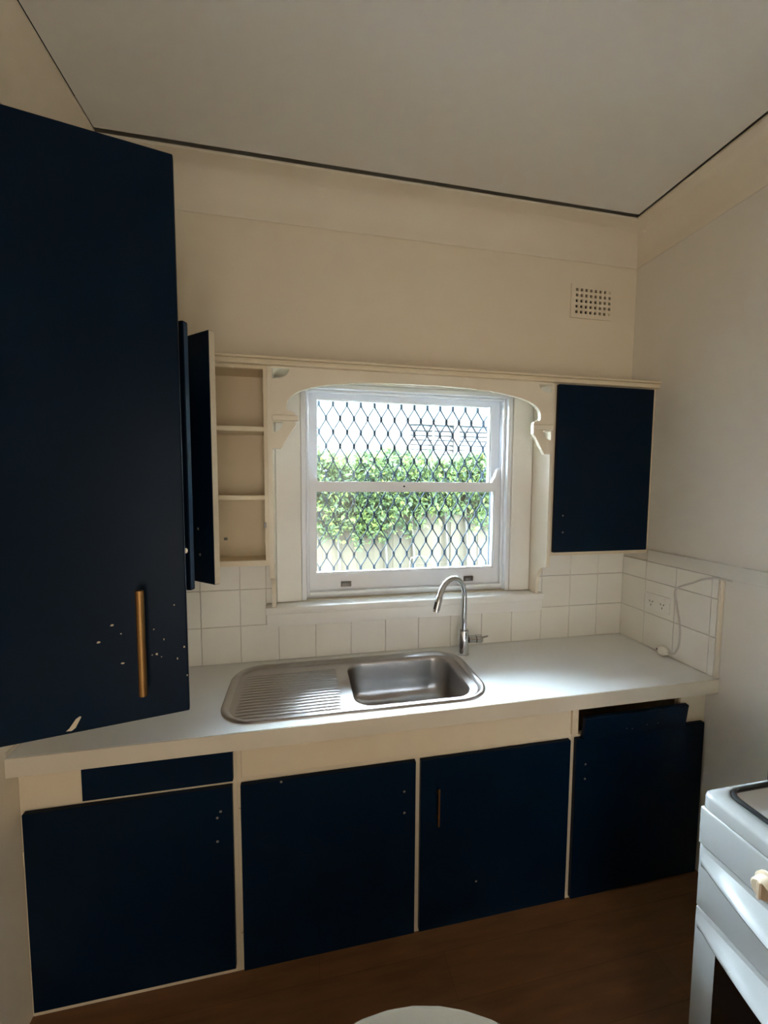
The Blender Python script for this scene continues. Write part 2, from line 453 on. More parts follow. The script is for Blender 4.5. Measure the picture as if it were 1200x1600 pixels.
obj('duct', plate(B(), [rect(VX0+.001, VX1-.001, VZ0+.001, VZ1-.001)], .10, .118, 'y'), 'dark', vt)

# ================================================================ UPPER CABINETS AROUND THE WINDOW
FY = -.140         # face-frame plane
CZ0, CZ1 = 1.245, 1.979
def hinge(parent, x, y, z):
    bm = B(); tube(bm, [(x, y, z-.020), (x, y, z+.020)], .0028, 8)
    obj('hinge', bm, 'cabinet_cream', parent)
def dots(parent, pts, M=None, y=None, r=.0042):
    for x, z in pts:
        bm = B(); R = Matrix.Translation((x, y, z)) @ Matrix.Rotation(PI/2, 4, 'X')
        lathe(bm, [(r, 0), (r*.8, .0008)], (0, 0, 0), 10, (M @ R) if M is not None else R)
        obj('screw_hole', bm, 'hole', parent)
def side_profile():
    p = [(-.0105, 1.0605), (-.0105, CZ1), (FY, CZ1), (FY, 1.195), (-.132, 1.192)]
    for k in range(1, 8):
        t = PI/2*k/7
        p.append((-.132+.062*math.sin(t), 1.192-.062*(1-math.cos(t))))
    p += [(-.066, 1.115), (-.064, 1.0605)]
    return p
def wall_cabinet(name, label, x0, x1, win_side, shelves):
    t = thing(name, label, 'cabinet', ((x0+x1)/2, FY/2, CZ0))
    # carcass: bottom, top, outer side, back board
    bm = B()
    xi0, xi1 = (x0, x1-.016) if win_side > 0 else (x0+.016, x1)
    box(bm, xi0+.0005, xi1-.0005, FY+.018, -.0145, CZ0, CZ0+.016)
    box(bm, xi0+.0005, xi1-.0005, FY+.018, -.0145, CZ1-.012, CZ1)
    xo = x0 if win_side > 0 else x1-.016
    box(bm, xo, xo+.016, FY+.018, -.0145, CZ0+.016, CZ1-.012)
    box(bm, xi0, xi1, -.0145, -.0095, CZ0, CZ1)
    obj('carcass', bm, 'cabinet_inside', t)
    xs = x1-.016 if win_side > 0 else x0
    obj('side_panel', plate(B(), [side_profile()], xs, xs+.016, 'x'), 'trim_paint', t)
    for zs in shelves:
        obj('shelf', box(B(), xi0+.0165*(win_side > 0), xi1-.001-.0165*(win_side < 0), FY+.004, -.015, zs-.009, zs+.009, .002), 'cabinet_cream', t)
    return t
CLX0, CLX1 = -2.166, -1.6555
CRX0, CRX1 = -.5155, -.0015
lc = wall_cabinet('wall_cabinet', 'open cream shelf cabinet with a navy door ajar, left of the window', CLX0, CLX1, 1, (1.500, 1.752))
bm = plate(B(), [rect(CLX0, CLX1-.0165, CZ0, CZ1), rect(CLX0+.018, CLX1-.030, CZ0+.020, CZ1-.012)[::-1]], FY, FY+.0175, 'y')
obj('face_frame', bm, 'cabinet_cream', lc)
rc = wall_cabinet('wall_cabinet', 'closed navy-door wall cabinet right of the window in the corner', CRX0, CRX1, -1, (1.500, 1.752))
bm = plate(B(), [rect(CRX0+.0165, CRX1, CZ0, CZ1), rect(CRX0+.030, CRX1-.032, CZ0+.020, CZ1-.012)[::-1]], FY, FY+.0175, 'y')
obj('face_frame', bm, 'cabinet_cream', rc)
# right door, shut
d = obj('door', box(B(), -.494, -.025, FY-.0175, FY-.0005, 1.262, 1.973, .0015), 'navy', rc)
dots(d, [(-.455, 1.421), (-.453, 1.349)], y=FY-.0176)
hinge(d, -.0215, FY-.012, 1.865); hinge(d, -.0215, FY-.012, 1.37)
# left door, ajar
HX, HY = -2.150, FY-.004
ang = math.atan2(-.466-HY, -1.785+2.150)
M = Matrix.Translation((HX, HY, 0)) @ Matrix.Rotation(ang, 4, 'Z')
DW = .489
bm = B(); box(bm, 0, DW-.0012, -.017, 0, 1.262, 1.973, .0012, 1, M)
d = obj('door', bm, 'navy', lc)
bm = B(); box(bm, DW-.001, DW+.0006, -.0165, -.0002, 1.264, 1.971, 0, 1, M); obj('door_edge', bm, 'chip', d, label='bare cream door edge')
bm = B(); box(bm, .002, DW-.002, .0002, .0022, 1.266, 1.969, 0, 1, M); obj('door_lining', bm, 'cabinet_cream', d)
dots(d, [(.419, 1.420), (.425, 1.344)], M, -.0171)
# small latch fittings inside the left cabinet
obj('latch', box(B(), -1.6865-.004, -1.6865+.006-.0005, FY-.006, FY-.0003, 1.388, 1.408, .001), 'metal_plate', lc)
obj('latch', box(B(), -1.838, -1.826, FY+.03, FY+.036, 1.340, 1.350, .001), 'metal_plate', lc)
# top shelf board over the whole run
bm = B(); box(bm, CLX0, -.0005, -.162, -.0005, 1.9795, 1.998, .003, 2); box(bm, CLX0, -.0005, -.168, -.0005, 1.998, 2.008, .002, 1)
tag(obj('top_board', bm, 'cabinet_cream', None, smooth=True), 'long cream board capping the cabinets above the window', 'shelf')
# arched valance
VXL, VXR = CLX1+.0005, CRX0-.0005
VC = (VXL+VXR)/2
def half(sg):
    X = lambda d_: VC + sg*d_
    H = (VXR-VXL)/2
    arch = []
    a0 = .512
    for k in range(0, 15):
        t = PI/2*(1-k/14)*.97
        # super-ellipse style arch: flat crown, tight shoulders
        arch.append((X(a0*math.cos(PI/2-t)**.82 if t > 1e-6 else 0), 1.822+.119*math.cos(t)**.80))
    scroll = [(X(a0+.002), 1.818), (X(a0+.007), 1.8165), (X(a0+.0105), 1.8205) , (X(a0-.004+.0), 1.8125), (X(a0-.012), 1.8045)]
    return X, H, arch
def outline():
    pts = []
    # start at left top corner, go down left, across the arch, up right
    def side(sg):
        X = lambda d_: VC + sg*d_
        H = (VXR-VXL)/2
        # from bottom outer corner up to the arch spring
        return [(X(H), 1.682), (X(H-.030), 1.682), (X(H-.076), 1.757), (X(H-.084), 1.766), (X(H-.084), 1.781),
                (X(H-.084), 1.803), (X(H-.080), 1.8155), (X(H-.072), 1.8165), (X(H-.067), 1.823), (X(H-.060), 1.8195), (X(H-.054), 1.8225), (X(H-.0525), 1.832)]
    L_ = side(-1); R_ = side(1)
    H = (VXR-VXL)/2; a0 = H-.0525
    arch = []
    n = 40
    for k in range(1, n):
        t = PI*k/n
        c = math.cos(t)
        x = -a0*(abs(c)**.80)*(1 if c > 0 else -1)
        arch.append((VC+x, 1.832+.109*(math.sin(t)**.72)))
    return [(VXL, 1.979)] + L_ + arch + R_[::-1] + [(VXR, 1.979)]
def qhole(sg, zt, wd, ht):
    H = (VXR-VXL)/2; X = lambda d_: VC+sg*d_
    xc = H-.0015
    p = [(X(xc), zt)]
    for k in range(9):
        t = PI/2*k/8
        p.append((X(xc-wd*math.cos(t)), zt-ht*math.sin(t)))
    return p
holes = [qhole(-1, 1.971, .062, .036), qhole(1, 1.971, .062, .036), qhole(-1, 1.779, .036, .038), qhole(1, 1.779, .036, .038)]
va = thing('window_valance', 'cream arched wooden valance with scroll brackets above the window', 'valance', (VC, FY, 1.682))
bm = plate(B(), [outline()]+holes, FY-.006, FY+.012, 'y')
obj('arch_board', bm, 'trim_paint', va)
for sg in (-1, 1):
    H = (VXR-VXL)/2
    xa, xb = sorted((VC+sg*(H-.0005), VC+sg*(H-.094)))
    obj('ledge', box(B(), xa, xb, FY-.022, FY-.0062, 1.783, 1.802, .002), 'trim_paint', va)

# ================================================================ CUPBOARD ON THE LEFT WALL
lw = thing('corner_cupboard', 'tall cream wall cupboard with navy doors swung open, upper left', 'cupboard', (-2.25, -.40, 1.015))
bm = B(); FX = -2.172
def shell(bm, y0, y1, z0, z1):
    box(bm, XL+.0005, FX, y0, y0+.016, z0, z1); box(bm, XL+.0005, FX, y1-.016, y1, z0, z1)
    box(bm, XL+.0005, FX, y0+.016, y1-.016, z0, z0+.016); box(bm, XL+.0005, FX, y0+.016, y1-.016, z1-.016, z1)
    box(bm, XL+.0005, XL+.006, y0+.016, y1-.016, z0+.016, z1-.016)
shell(bm, -.805, -.405, 1.015, 2.262); shell(bm, -.404, -.012, 1.262, 2.0)
obj('carcass', bm, 'cabinet_cream', lw)
obj('shelf', box(B(), XL+.007, FX-.003, -.788, -.422, 1.45, 1.468), 'cabinet_inside', lw)
obj('shelf', box(B(), XL+.007, FX-.003, -.788, -.422, 1.85, 1.868), 'cabinet_inside', lw)
obj('shelf', box(B(), XL+.007, FX-.003, -.387, -.029, 1.62, 1.638), 'cabinet_inside', lw)
A = math.radians(12)
W1 = (FX+.006+1.811)/-math.cos(A)*1.0
W1 = (-1.811-(FX+.004))/math.cos(A)
M1 = Matrix.Translation((-1.811, -.700, 0)) @ Matrix.Rotation(A, 4, 'Z')     # origin at the free edge, door along -x
bm = B(); box(bm, -W1, 0, 0, .019, 1.0185, 2.2555, .0025, 2, M1)
bd = obj('tall_door', bm, 'navy', lw, label='tall navy door with a brass bar handle')
bm = B()
for s, z, a, b2, rot in ((-.172, 1.210, .005, .0035, .3), (-.146, 1.244, .005, .003, 0), (-.130, 1.223, .003, .002, 0), (-.129, 1.156, .0045, .003, .4), (-.063, 1.166, .004, .0035, 0), (-.054, 1.158, .002, .002, 0),
                          (-.067, 1.224, .0025, .002, 0), (-.048, 1.198, .0015, .003, 0), (-.007, 1.174, .003, .003, 0), (-.022, 1.149, .002, .004, .5), (-.025, 1.275, .002, .002, 0), (-.072, 1.165, .0018, .0018, 0), (-.003, 1.105, .002, .003, 0)):
    a *= .75; b2 *= .75
    t = bmesh.new()
    pts = [(s+a*math.cos(q+rot)*random.uniform(.6, 1.2), z+b2*math.sin(q+rot)*random.uniform(.6, 1.2)) for q in [2*PI*k/7 for k in range(7)]]
    plate(t, [pts], -.0006, -.0001, 'y')
    bmesh.ops.transform(t, matrix=M1, verts=t.verts[:])
    obj('paint_chip', t, 'chip', bd)
t = bmesh.new(); plate(t, [[(-.236, 1.026), (-.226, 1.025), (-.219, 1.030), (-.213, 1.042), (-.208, 1.052), (-.211, 1.0535), (-.218, 1.049), (-.224, 1.040), (-.230, 1.031)]], -.0006, -.0001, 'y')
bmesh.ops.transform(t, matrix=M1, verts=t.verts[:]); obj('paint_chip', t, 'chip', bd)
bm = B(); hs = -.088
tube(bm, [M1 @ Vector((hs, -.028, 1.088)), M1 @ Vector((hs, -.028, 1.322))], .0085, 14)
h = obj('handle', bm, 'brass', bd, smooth=True, label='brass bar handle')
for z in (1.125, 1.285):
    bm = B(); tube(bm, [M1 @ Vector((hs, -.025, z)), M1 @ Vector((hs, -.0002, z))], .0045, 10); obj('handle_post', bm, 'brass', bd, smooth=True)
bm = B(); lathe(bm, [(.006, 0), (.006, .003), (.003, .005)], (0, 0, 0), 12, M1 @ Matrix.Translation((.0003, .010, 1.397)) @ Matrix.Rotation(PI/2, 4, 'Y')); obj('bumper', bm, 'chip', bd, smooth=True)
# second, shorter door behind it
FE = Vector((-1.846, -.531, 0)); HN = Vector((FX+.004, -.385, 0))
dv = FE-HN; W2 = dv.length
M2 = Matrix.Translation(HN) @ Matrix.Rotation(math.atan2(dv.y, dv.x), 4, 'Z')
bm = B(); box(bm, 0, W2, 0, .018, 1.262, 1.974, .002, 1, M2)
sdoor = obj('short_door', bm, 'navy', lw)
bm = B(); box(bm, W2+.0001, W2+.0007, .002, .016, 1.266, 1.970, 0, 1, M2); obj('door_edge', bm, 'navy_edge', sdoor, label='scuffed blue door edge')
bm = B(); box(bm, W2-.030, W2-.008, .0182, .022, 1.32, 1.43, .001, 1, M2); obj('latch_plate', bm, 'metal_plate', sdoor)

# ================================================================ BASE CABINETS
BF = -.445           # face-frame front
ZB = .7695           # underside of worktop
def base_unit(label, x0, x1, holes_, name='base_cabinet'):
    t = thing(name, label, 'cabinet', ((x0+x1)/2, -.24, 0))
    bm = plate(B(), [rect(x0, x1, 0.0005, ZB)]+[h_[::-1] for h_ in holes_], BF, BF+.018, 'y')
    obj('face_frame', bm, 'cabinet_cream', t)
    bm = B(); yb = -.012; yf = BF+.0185
    box(bm, x0, x0+.016, yf, yb, 0.0005, ZB-.004); box(bm, x1-.016, x1, yf, yb, 0.0005, ZB-.004)
    box(bm, x0+.0165, x1-.0165, yf, yb, 0.0005, .018); box(bm, x0+.0165, x1-.0165, yb-.006, yb, .018, ZB-.004)
    obj('carcass', bm, 'cabinet_inside', t)
    return t
X1, X2 = -1.7535, -.5935
DT = .0165
def door(parent, x0, x1, z0, z1, name='door', yoff=0.0):
    return obj(name, box(B(), x0, x1, BF-.0005-DT-yoff, BF-.0005-yoff, z0, z1, .0015), 'navy', parent)
# left unit
u = base_unit('base cabinet with a navy drawer over a door, at the left end', XL+.001, X1-.0003, [rect(-2.30, -1.78, .04, .615), rect(-2.150, -1.775, .665, .735)])
d = door(u, -2.317, -1.765, .030, .634); dots(d, [(-1.799, .560), (-1.809, .541), (-1.810, .465)], y=BF-.0005-DT-.0001)
hinge(d, -2.3205, BF-.010, .50); hinge(d, -2.3205, BF-.010, .14)
d = door(u, -2.167, -1.762, .650, .7455, 'drawer')
obj('drawer_box', box(B(), -2.14, -1.785, BF+.0005, -.06, .668, .73), 'cabinet_inside', u)
obj('trim_strip', box(B(), -2.176, -2.1695, BF-.006, BF-.0004, .650, .7455, .001), 'cabinet_cream', u)
# sink unit
u = base_unit('wide sink base cabinet with two navy doors under a cream panel', X1+.0003, X2-.0003, [rect(-1.73, -1.195, .03, .615), rect(-1.158, -.617, .03, .615)])
d = door(u, -1.741, -1.1855, .016, .6335); dots(d, [(-1.225, .535), (-1.224, .460), (-1.62, .628)], y=BF-.0005-DT-.0001)
hinge(d, -1.7445, BF-.010, .535); hinge(d, -1.7445, BF-.010, .12)
d = door(u, -1.1685, -.606, .016, .6335); dots(d, [(-.962, .162)], y=BF-.0005-DT-.0001)
hinge(d, -.6025, BF-.010, .52); hinge(d, -.6025, BF-.010, .12)
yh = BF-.0005-DT
bm = B(); box(bm, -1.1135, -1.1065, yh-.022, yh-.016, .408, .540, .001); h = obj('handle', bm, 'brass', d, label='slim brass bar handle')
for z in (.43, .518):
    obj('handle_post', box(B(), -1.1125, -1.1075, yh-.016, yh-.0002, z-.004, z+.004), 'brass', d)
obj('panel', box(B(), X1+.014, -.600, BF-.005, BF-.0004, .648, .765, .0015), 'cabinet_cream', u)
obj('trim_strip', box(B(), -.599, X2-.0005, BF-.012, BF-.0004, .648, .765, .001), 'cabinet_cream', u)
# right unit
u = base_unit('base cabinet with a slipped navy drawer front, in the right corner', X2+.0003, -.0045, [rect(-.565, -.045, .03, .605), rect(-.566, -.128, .642, .752)])
d = door(u, -.583, -.021, .012, .634); dots(d, [(-.543, .535), (-.543, .479)], y=BF-.0005-DT-.0001)
hinge(d, -.0175, BF-.010, .54); hinge(d, -.0175, BF-.010, .12)
Mt = Matrix.Translation((-.34, BF-.008, .636)) @ Matrix.Rotation(math.radians(7), 4, 'X') @ Matrix.Rotation(math.radians(-.6), 4, 'Y')
bm = B(); box(bm, -.221, .221, -.0165, 0, 0, .088, .0015, 1, Mt); d = obj('drawer', bm, 'navy', u)
dots(d, [(-.044, .026), (.043, .030), (.09, .03), (-.02, .022)], Mt, -.0167, .002)
obj('trim_strip', box(B(), -.126, -.118, BF-.006, BF-.0004, .735, .765, .001), 'cabinet_cream', u)
bm = B(); box(bm, -.125, -.03, BF-.004, BF-.0004, .645, .762, .001); obj('panel', bm, 'cabinet_cream', u)

# ================================================================ WORKTOP, SINK, TAP
SKX0, SKX1, SKY0, SKY1 = -1.815, -.897, -.455, -.052
wt = thing('worktop', 'white laminate worktop running wall to wall', 'worktop', (-1.165, -.245, ZB))
bm = plate(B(), [rect(XL+.001, -.0085, -.4885, -.0085), rrect(SKX0+.012, SKX1-.012, SKY0+.012, SKY1-.012, .10)[::-1]], ZB+.0003, ZC, 'z')
obj('top', bm, 'laminate', wt)
obj('front_edge', box(B(), XL+.001, -.0045, -.4925, -.4888, ZB-.004, ZC-.0008, .0008), 'laminate_edge', wt)
obj('end_strip', box(B(), XL+.0008, XL+.003, -.486, -.0085, ZC+.0003, ZC+.012), 'laminate_edge', wt)
sk = thing('sink', 'stainless steel sink with a ribbed draining board set in the worktop', 'sink', ((SKX0+SKX1)/2, (SKY0+SKY1)/2, ZC))
def RR(off, z, x0=SKX0, x1=SKX1, y0=SKY0, y1=SKY1, r=.115):
    return [(x, y, z) for x, y in rrect(x0+off, x1-off, y0+off, y1-off, max(r-off, .01), 10)]
bm = B()
loft(bm, [RR(0, ZC+.0004), RR(.0015, ZC+.004), RR(.005, ZC+.0062), RR(.012, ZC+.0068), RR(.017, ZC+.005), RR(.022, ZC+.001), RR(.027, ZC-.0035)])
obj('rim', bm, 'steel', sk, smooth=True, angle=60)
ZD = ZC-.0035
BX0, BX1, BY0, BY1 = -1.382, -.958, -.418, -.098
bm = plate(B(), [[(x, y) for x, y, z in RR(.027, 0)], rrect(BX0, BX1, BY0, BY1, .065, 8)[::-1]], ZD-.001, ZD, 'z')
obj('deck', bm, 'steel', sk)
def BB(off, z): return [(x, y, z) for x, y in rrect(BX0+off, BX1-off, BY0+off, BY1-off, max(.065-off*.2, .02), 10)]
bm = B()
R_ = loft(bm, [BB(0, ZD), BB(.002, ZD-.003), BB(.004, ZD-.010), BB(.008, ZD-.09), BB(.012, ZD-.115), BB(.020, ZD-.135), BB(.034, ZD-.148), BB(.055, ZD-.152), BB(.09, ZD-.153)])
bm.faces.new(R_[-1])
obj('bowl', bm, 'steel', sk, smooth=True, angle=60)
bm = B(); lathe(bm, [(.042, 0), (.042, .002), (.036, .003), (.030, -.0005), (.012, .0)], ((BX0+BX1)/2, (BY0+BY1)/2, ZD-.1525), 24); obj('drain', bm, 'chrome', sk, smooth=True)
# draining ribs, one mesh shared
xa, xb = -1.765, -1.425
bm = B(); L_ = (xb-xa)/2
secs = []
for x, hgt in ((-L_, .0002), (-L_+.03, .0022), (L_-.012, .0042), (L_, .0002)):
    secs.append([(x, -.0062, 0), (x, -.003, hgt*.75), (x, 0, hgt), (x, .003, hgt*.75), (x, .0062, 0)])
loft(bm, secs, False)
first = obj('draining_rib', bm, 'steel', sk, smooth=True, angle=70)
me = first.data; bpy.data.objects.remove(first)
for k in range(16):
    y = -.412+.0185*k
    sh = .05*max(0, (k-9)/6)**2
    inst('draining_rib', me, ((xa+xb)/2, y, ZD+.0022), sk)
# tap
TX, TY = -.872, -.098
tp = thing('tap', 'chrome gooseneck kitchen tap with a side lever', 'tap', (TX, TY, ZC))
bm = B(); lathe(bm, [(.0245, 0.0003), (.0245, .004), (.0225, .006), (.0225, .100), (.0205, .106), (.0125, .108)], (TX, TY, ZC), 28); obj('body', bm, 'chrome', tp, smooth=True)
dirv = Vector((-.157, -.100, 0)).normalized(); R0 = .088
base = Vector((TX, TY, ZC+.107))
pts = [base, base+Vector((0, 0, .05)), base+Vector((0, 0, .10)), base+Vector((0, 0, .145))]
ctr = base+Vector((0, 0, .150))+dirv*R0
for k in range(0, 19):
    t = PI - math.radians(163)*k/18
    pts.append(ctr+dirv*(R0*math.cos(t))+Vector((0, 0, R0*math.sin(t))))
bm = B(); tube(bm, pts, .0115, 18); obj('spout', bm, 'chrome', tp, smooth=True, angle=60)
tdir = (pts[-1]-pts[-2]).normalized()
bm = B(); q = pts[-1]
tube(bm, [q-tdir*.004, q, q+tdir*.012, q+tdir*.050, q+tdir*.060], .0128, 18, rad=[.0115, .0132, .0138, .0138, .0122]); hd = obj('spray_head', bm, 'chrome', tp, smooth=True, angle=50)
bm = B(); bq = q+tdir*.03+dirv*.0135
tube(bm, [bq-tdir*.014, bq+tdir*.014], .005, 8); obj('spray_button', bm, 'black_enamel', hd, smooth=True)
bm = B(); zl = ZC+.064
tube(bm, [(TX+.0215, TY-.002, zl), (TX+.052, TY-.004, zl)], .0165, 20); obj('lever_base', bm, 'chrome', tp, smooth=True)
bm = B(); tube(bm, [(TX+.0535, TY-.004, zl), (TX+.056, TY-.004, zl), (TX+.078, TY-.006, zl), (TX+.081, TY-.006, zl)], .0165, 20, rad=[.0162, .0178, .0178, .015]); lv = obj('lever_cap', bm, 'chrome', tp, smooth=True)
bm = B(); tube(bm, [(TX+.0812, TY-.006, zl+.004), (TX+.108, TY-.007, zl+.010)], .0042, 10); obj('lever_pin', bm, 'chrome', lv, smooth=True)

# ================================================================ POWER POINT, CORD AND PLUG
po = thing('power_point', 'white double power point on the right wall tiles', 'socket', (-.015, -.223, 1.0))
xf = -.0145
bm = B(); box(bm, xf-.009, xf-.0003, -.283, -.163, 1.000, 1.072, .003, 2); obj('plate', bm, 'plastic', po, smooth=True)
for yc in (-.195, -.251):
    for dy, dz, rr in ((-.0075, .006, .5), (.0075, .006, -.5), (0, -.010, 0)):
        Mx = Matrix.Translation((xf-.0091, yc+dy, 1.030+dz)) @ Matrix.Rotation(rr, 4, 'X')
        bm = B(); box(bm, -.0006, .0004, -.0013, .0013, -.0045, .0045, 0, 1, Mx); obj('slot', bm, 'dark', po)
for yc in (-.180, -.262):
    bm = B(); box(bm, xf-.0125, xf-.0092, yc-.006, yc+.006, 1.054, 1.066, .001); obj('switch', bm, 'plastic', po)
cdv = thing('electrical_plug', 'white plug on a thin pale cord resting by the right wall tiles', 'plug', (-.03, -.30, ZC))
P = [(-.012, -.520, 1.2045), (-.018, -.496, 1.2045), (-.020, -.470, 1.204), (-.0185, -.42, 1.188), (-.0185, -.375, 1.162), (-.0185, -.33, 1.138), (-.0185, -.309, 1.122), (-.0185, -.304, 1.095), (-.0185, -.315, 1.05), (-.0185, -.330, .985), (-.0185, -.336, .93), (-.021, -.334, .885), (-.028, -.325, .852), (-.034, -.310, .846), (-.036, -.302, .846)]
def smooth_path(P, n=6):
    P = [Vector(p) for p in P]; out = []
    for i in range(len(P)-1):
        a = P[max(i-1, 0)]; b = P[i]; c = P[i+1]; d_ = P[min(i+2, len(P)-1)]
        for k in range(n):
            t = k/n
            out.append(.5*((2*b)+(-a+c)*t+(2*a-5*b+4*c-d_)*t*t+(-a+3*b-3*c+d_)*t*t*t))
    out.append(P[-1]); return out
bm = B(); tube(bm, smooth_path(P), .0034, 8); obj('flex', bm, 'cord', cdv, smooth=True)
bm = B(); Mx = Matrix.Rotation(-PI/2, 4, 'X')
lathe(bm, [(.007, 0), (.013, .006), (.021, .016), (.0215, .030), (.018, .034)], (-.036, -.302, .8425), 18, Matrix.Rotation(-PI/2, 4, 'X')); pg = obj('plug', bm, 'plastic', cdv, smooth=True)
for dx in (-.007, .007):
    bm = B(); box(bm, -.036+dx-.001, -.036+dx+.001, -.268, -.252, .840, .846); obj('pin', bm, 'metal_plate', pg)

# ================================================================ STOVE
SF, SB_ = -.650, -.050
SY1, SY0 = -.968, -1.508
st = thing('stove', 'white upright stove with black trivet and bowed door handles', 'stove', ((SF+SB_)/2, (SY0+SY1)/2, 0))
obj('body', box(B(), SF+.012, SB_, SY0+.004, SY1-.004, .06, .8205, .006, 2), 'enamel', st, smooth=True)
obj('plinth', box(B(), SF+.05, SB_-.02, SY0+.02, SY1-.02, .0005, .0595), 'black_enamel', st)
# hob: rounded outer rim with a sunken pan
bm = B()
def HL(o, z, r): return [(x, y, z) for x, y in rrect(SF-.002+o, SB_-o, SY0-.002+o, SY1+.002-o, r, 6)]
def HI(o, z, r): return [(x, y, z) for x, y in rrect(SF+.040+o, SB_-.05-o, SY0+.012+o, SY1-.012-o, r, 6)]
loft(bm, [HL(0, .821, .022), HL(0, .846, .022), HL(.002, .852, .02), HL(.007, .8555, .018), HI(0, .8555, .03), HI(.004, .850, .03)], True, True, False)
obj('hob_rim', bm, 'enamel', st, smooth=True, angle=60)
bm = B(); loft(bm, [HI(.0045, .8495, .03), HI(.014, .840, .03), HI(.05, .834, .04), HI(.07, .830, .04)], True, False, True)
obj('hob_pan', bm, 'pan', st, smooth=True, angle=60)
bm = B(); pts = [(x, y, .858) for x, y, z in HI(.006, 0, .03)]; tube(bm, pts+[pts[0]], .0055, 8, cap=False)
tv = obj('trivet_frame', bm, 'black_enamel', st, smooth=True)
for yb in (-1.10, -1.19, -1.28, -1.37):
    bm = B(); tube(bm, [(SF+.047, yb, .858), (SF+.06, yb, .872), (SB_-.07, yb, .872), (SB_-.057, yb, .858)], .0045, 8); obj('trivet_bar', bm, 'black_enamel', st, smooth=True)
for xb_ in (-.46, -.22):
    bm = B(); box(bm, xb_-.014, xb_+.014, SY1-.024, SY1-.006, .8562, .888, .005, 2); obj('trivet_lug', bm, 'black_enamel', st, smooth=True)
for xb_ in (-.47, -.22):
    for yb in (-1.12, -1.36):
        bm = B(); lathe(bm, [(.050, 0), (.050, .008), (.040, .012), (.034, .013), (.034, .018), (.01, .020)], (xb_, yb, .8305), 24); obj('burner', bm, 'black_enamel', st, smooth=True)
# control panel and knobs
obj('control_panel', box(B(), SF-.004, SF+.0115, SY0, SY1, .730, .8200, .005, 3), 'enamel', st, smooth=True)
for yb in (-1.115, -1.205, -1.295, -1.385, -1.46):
    bm = B(); lathe(bm, [(.026, 0), (.026, .006), (.021, .009), (.019, .026), (.016, .029)], (SF-.0042, yb, .773), 24, Matrix.Rotation(-PI/2, 4, 'Y'))
    k = obj('knob', bm, 'knob', st, smooth=True)
    bm = B(); box(bm, SF-.039, SF-.0335, yb-.003, yb+.003, .756, .790, .001); obj('knob_grip', bm, 'knob', k)
# bowed-lip doors
def lip_door(name, z0, z1, zl):
    dd = obj(name, box(B(), SF, SF+.0115, SY0+.001, SY1-.001, z0, z1, .004, 2), 'enamel', st, smooth=True)
    bm = B(); loops = []
    n = 28; ya, yb = SY1-.008, SY0+.008
    for k in range(n+1):
        s = k/n; y = ya+(yb-ya)*s
        p = .056*max(0.0, math.sin(PI*s))**.9+.0006
        loops.append([(SF-.0003, y, zl+.026), (SF-p*.55, y, zl+.015), (SF-p*.93, y, zl+.006), (SF-p-.001, y, zl), (SF-p*.95, y, zl-.006), (SF-p*.6, y, zl-.010), (SF-.0003, y, zl-.014)])
    loft(bm, loops, True, True, True)
    obj('handle', bm, 'enamel', dd, smooth=True, angle=50)
    return dd
lip_door('grill_door', .5745, .7285, .690)
od = lip_door('oven_door', .075, .573, .536)
obj('oven_window', box(B(), SF-.0018, SF-.0002, SY0+.052, SY1-.052, .14, .515, .0005), 'oven_glass', od)

# ================================================================ TABLE AT THE BOTTOM EDGE OF THE VIEW
SXc, SYc, SZ, SR = -1.400, -1.388, .62, .362
stl = thing('round_table', 'low round table with a pale taupe top at the bottom edge', 'table', (SXc, SYc, 0))
bm = B(); lathe(bm, [(SR-.06, SZ-.075), (SR-.012, SZ-.072), (SR, SZ-.05), (SR-.003, SZ-.025), (SR-.02, SZ-.008), (SR-.06, SZ), (.05, SZ+.003)], (SXc, SYc, 0), 48); obj('tabletop', bm, 'stool_pad', stl, smooth=True, angle=70)
for k in range(4):
    a = PI/4+k*PI/2; c_, s2 = math.cos(a), math.sin(a)
    bm = B(); tube(bm, [(SXc+c_*.27, SYc+s2*.27, .0005), (SXc+c_*.22, SYc+s2*.22, SZ-.0755)], .018, 12, rad=[.014, .020]); obj('leg', bm, 'stool_wood', stl, smooth=True)
for k in range(4):
    a = PI/4+k*PI/2; b_ = a+PI/2
    bm = B(); tube(bm, [(SXc+math.cos(a)*.232, SYc+math.sin(a)*.232, .22), (SXc+math.cos(b_)*.232, SYc+math.sin(b_)*.232, .22)], .010, 8); obj('stretcher', bm, 'stool_wood', stl, smooth=True)

# ================================================================ OUTSIDE
obj('ground', box(B(), -14, 14, .13, 16, -.6, -.45), 'ground', None, label='bare ground outside the window', cat='ground', kind='structure')
FYo = 2.30
fc = thing('paling_fence', 'weathered grey-brown timber paling fence behind the hedge', 'fence', (-.4, FYo, -.45))
me = None
for i in range(56):
    x = -3.6+.1035*i
    if me is None:
        bm = B(); plate(bm, [[(-.0515, -.45), (.0515, -.45), (.0515, 1.60), (.038, 1.63), (-.038, 1.63), (-.0515, 1.60)]], -.008, .008, 'y')
        o = obj('paling', bm, 'paling', fc); me = o.data; zc0 = WLOC[o].z; place(o, (x, FYo, zc0), fc)
    else:
        inst('paling', me, (x, FYo+random.uniform(-.006, .006), zc0+random.uniform(-.015, .015)), fc)
for z in (.1, 1.2):
    obj('rail', box(B(), -3.65, 2.1, FYo+.016, FYo+.056, z, z+.07), 'paling', fc)
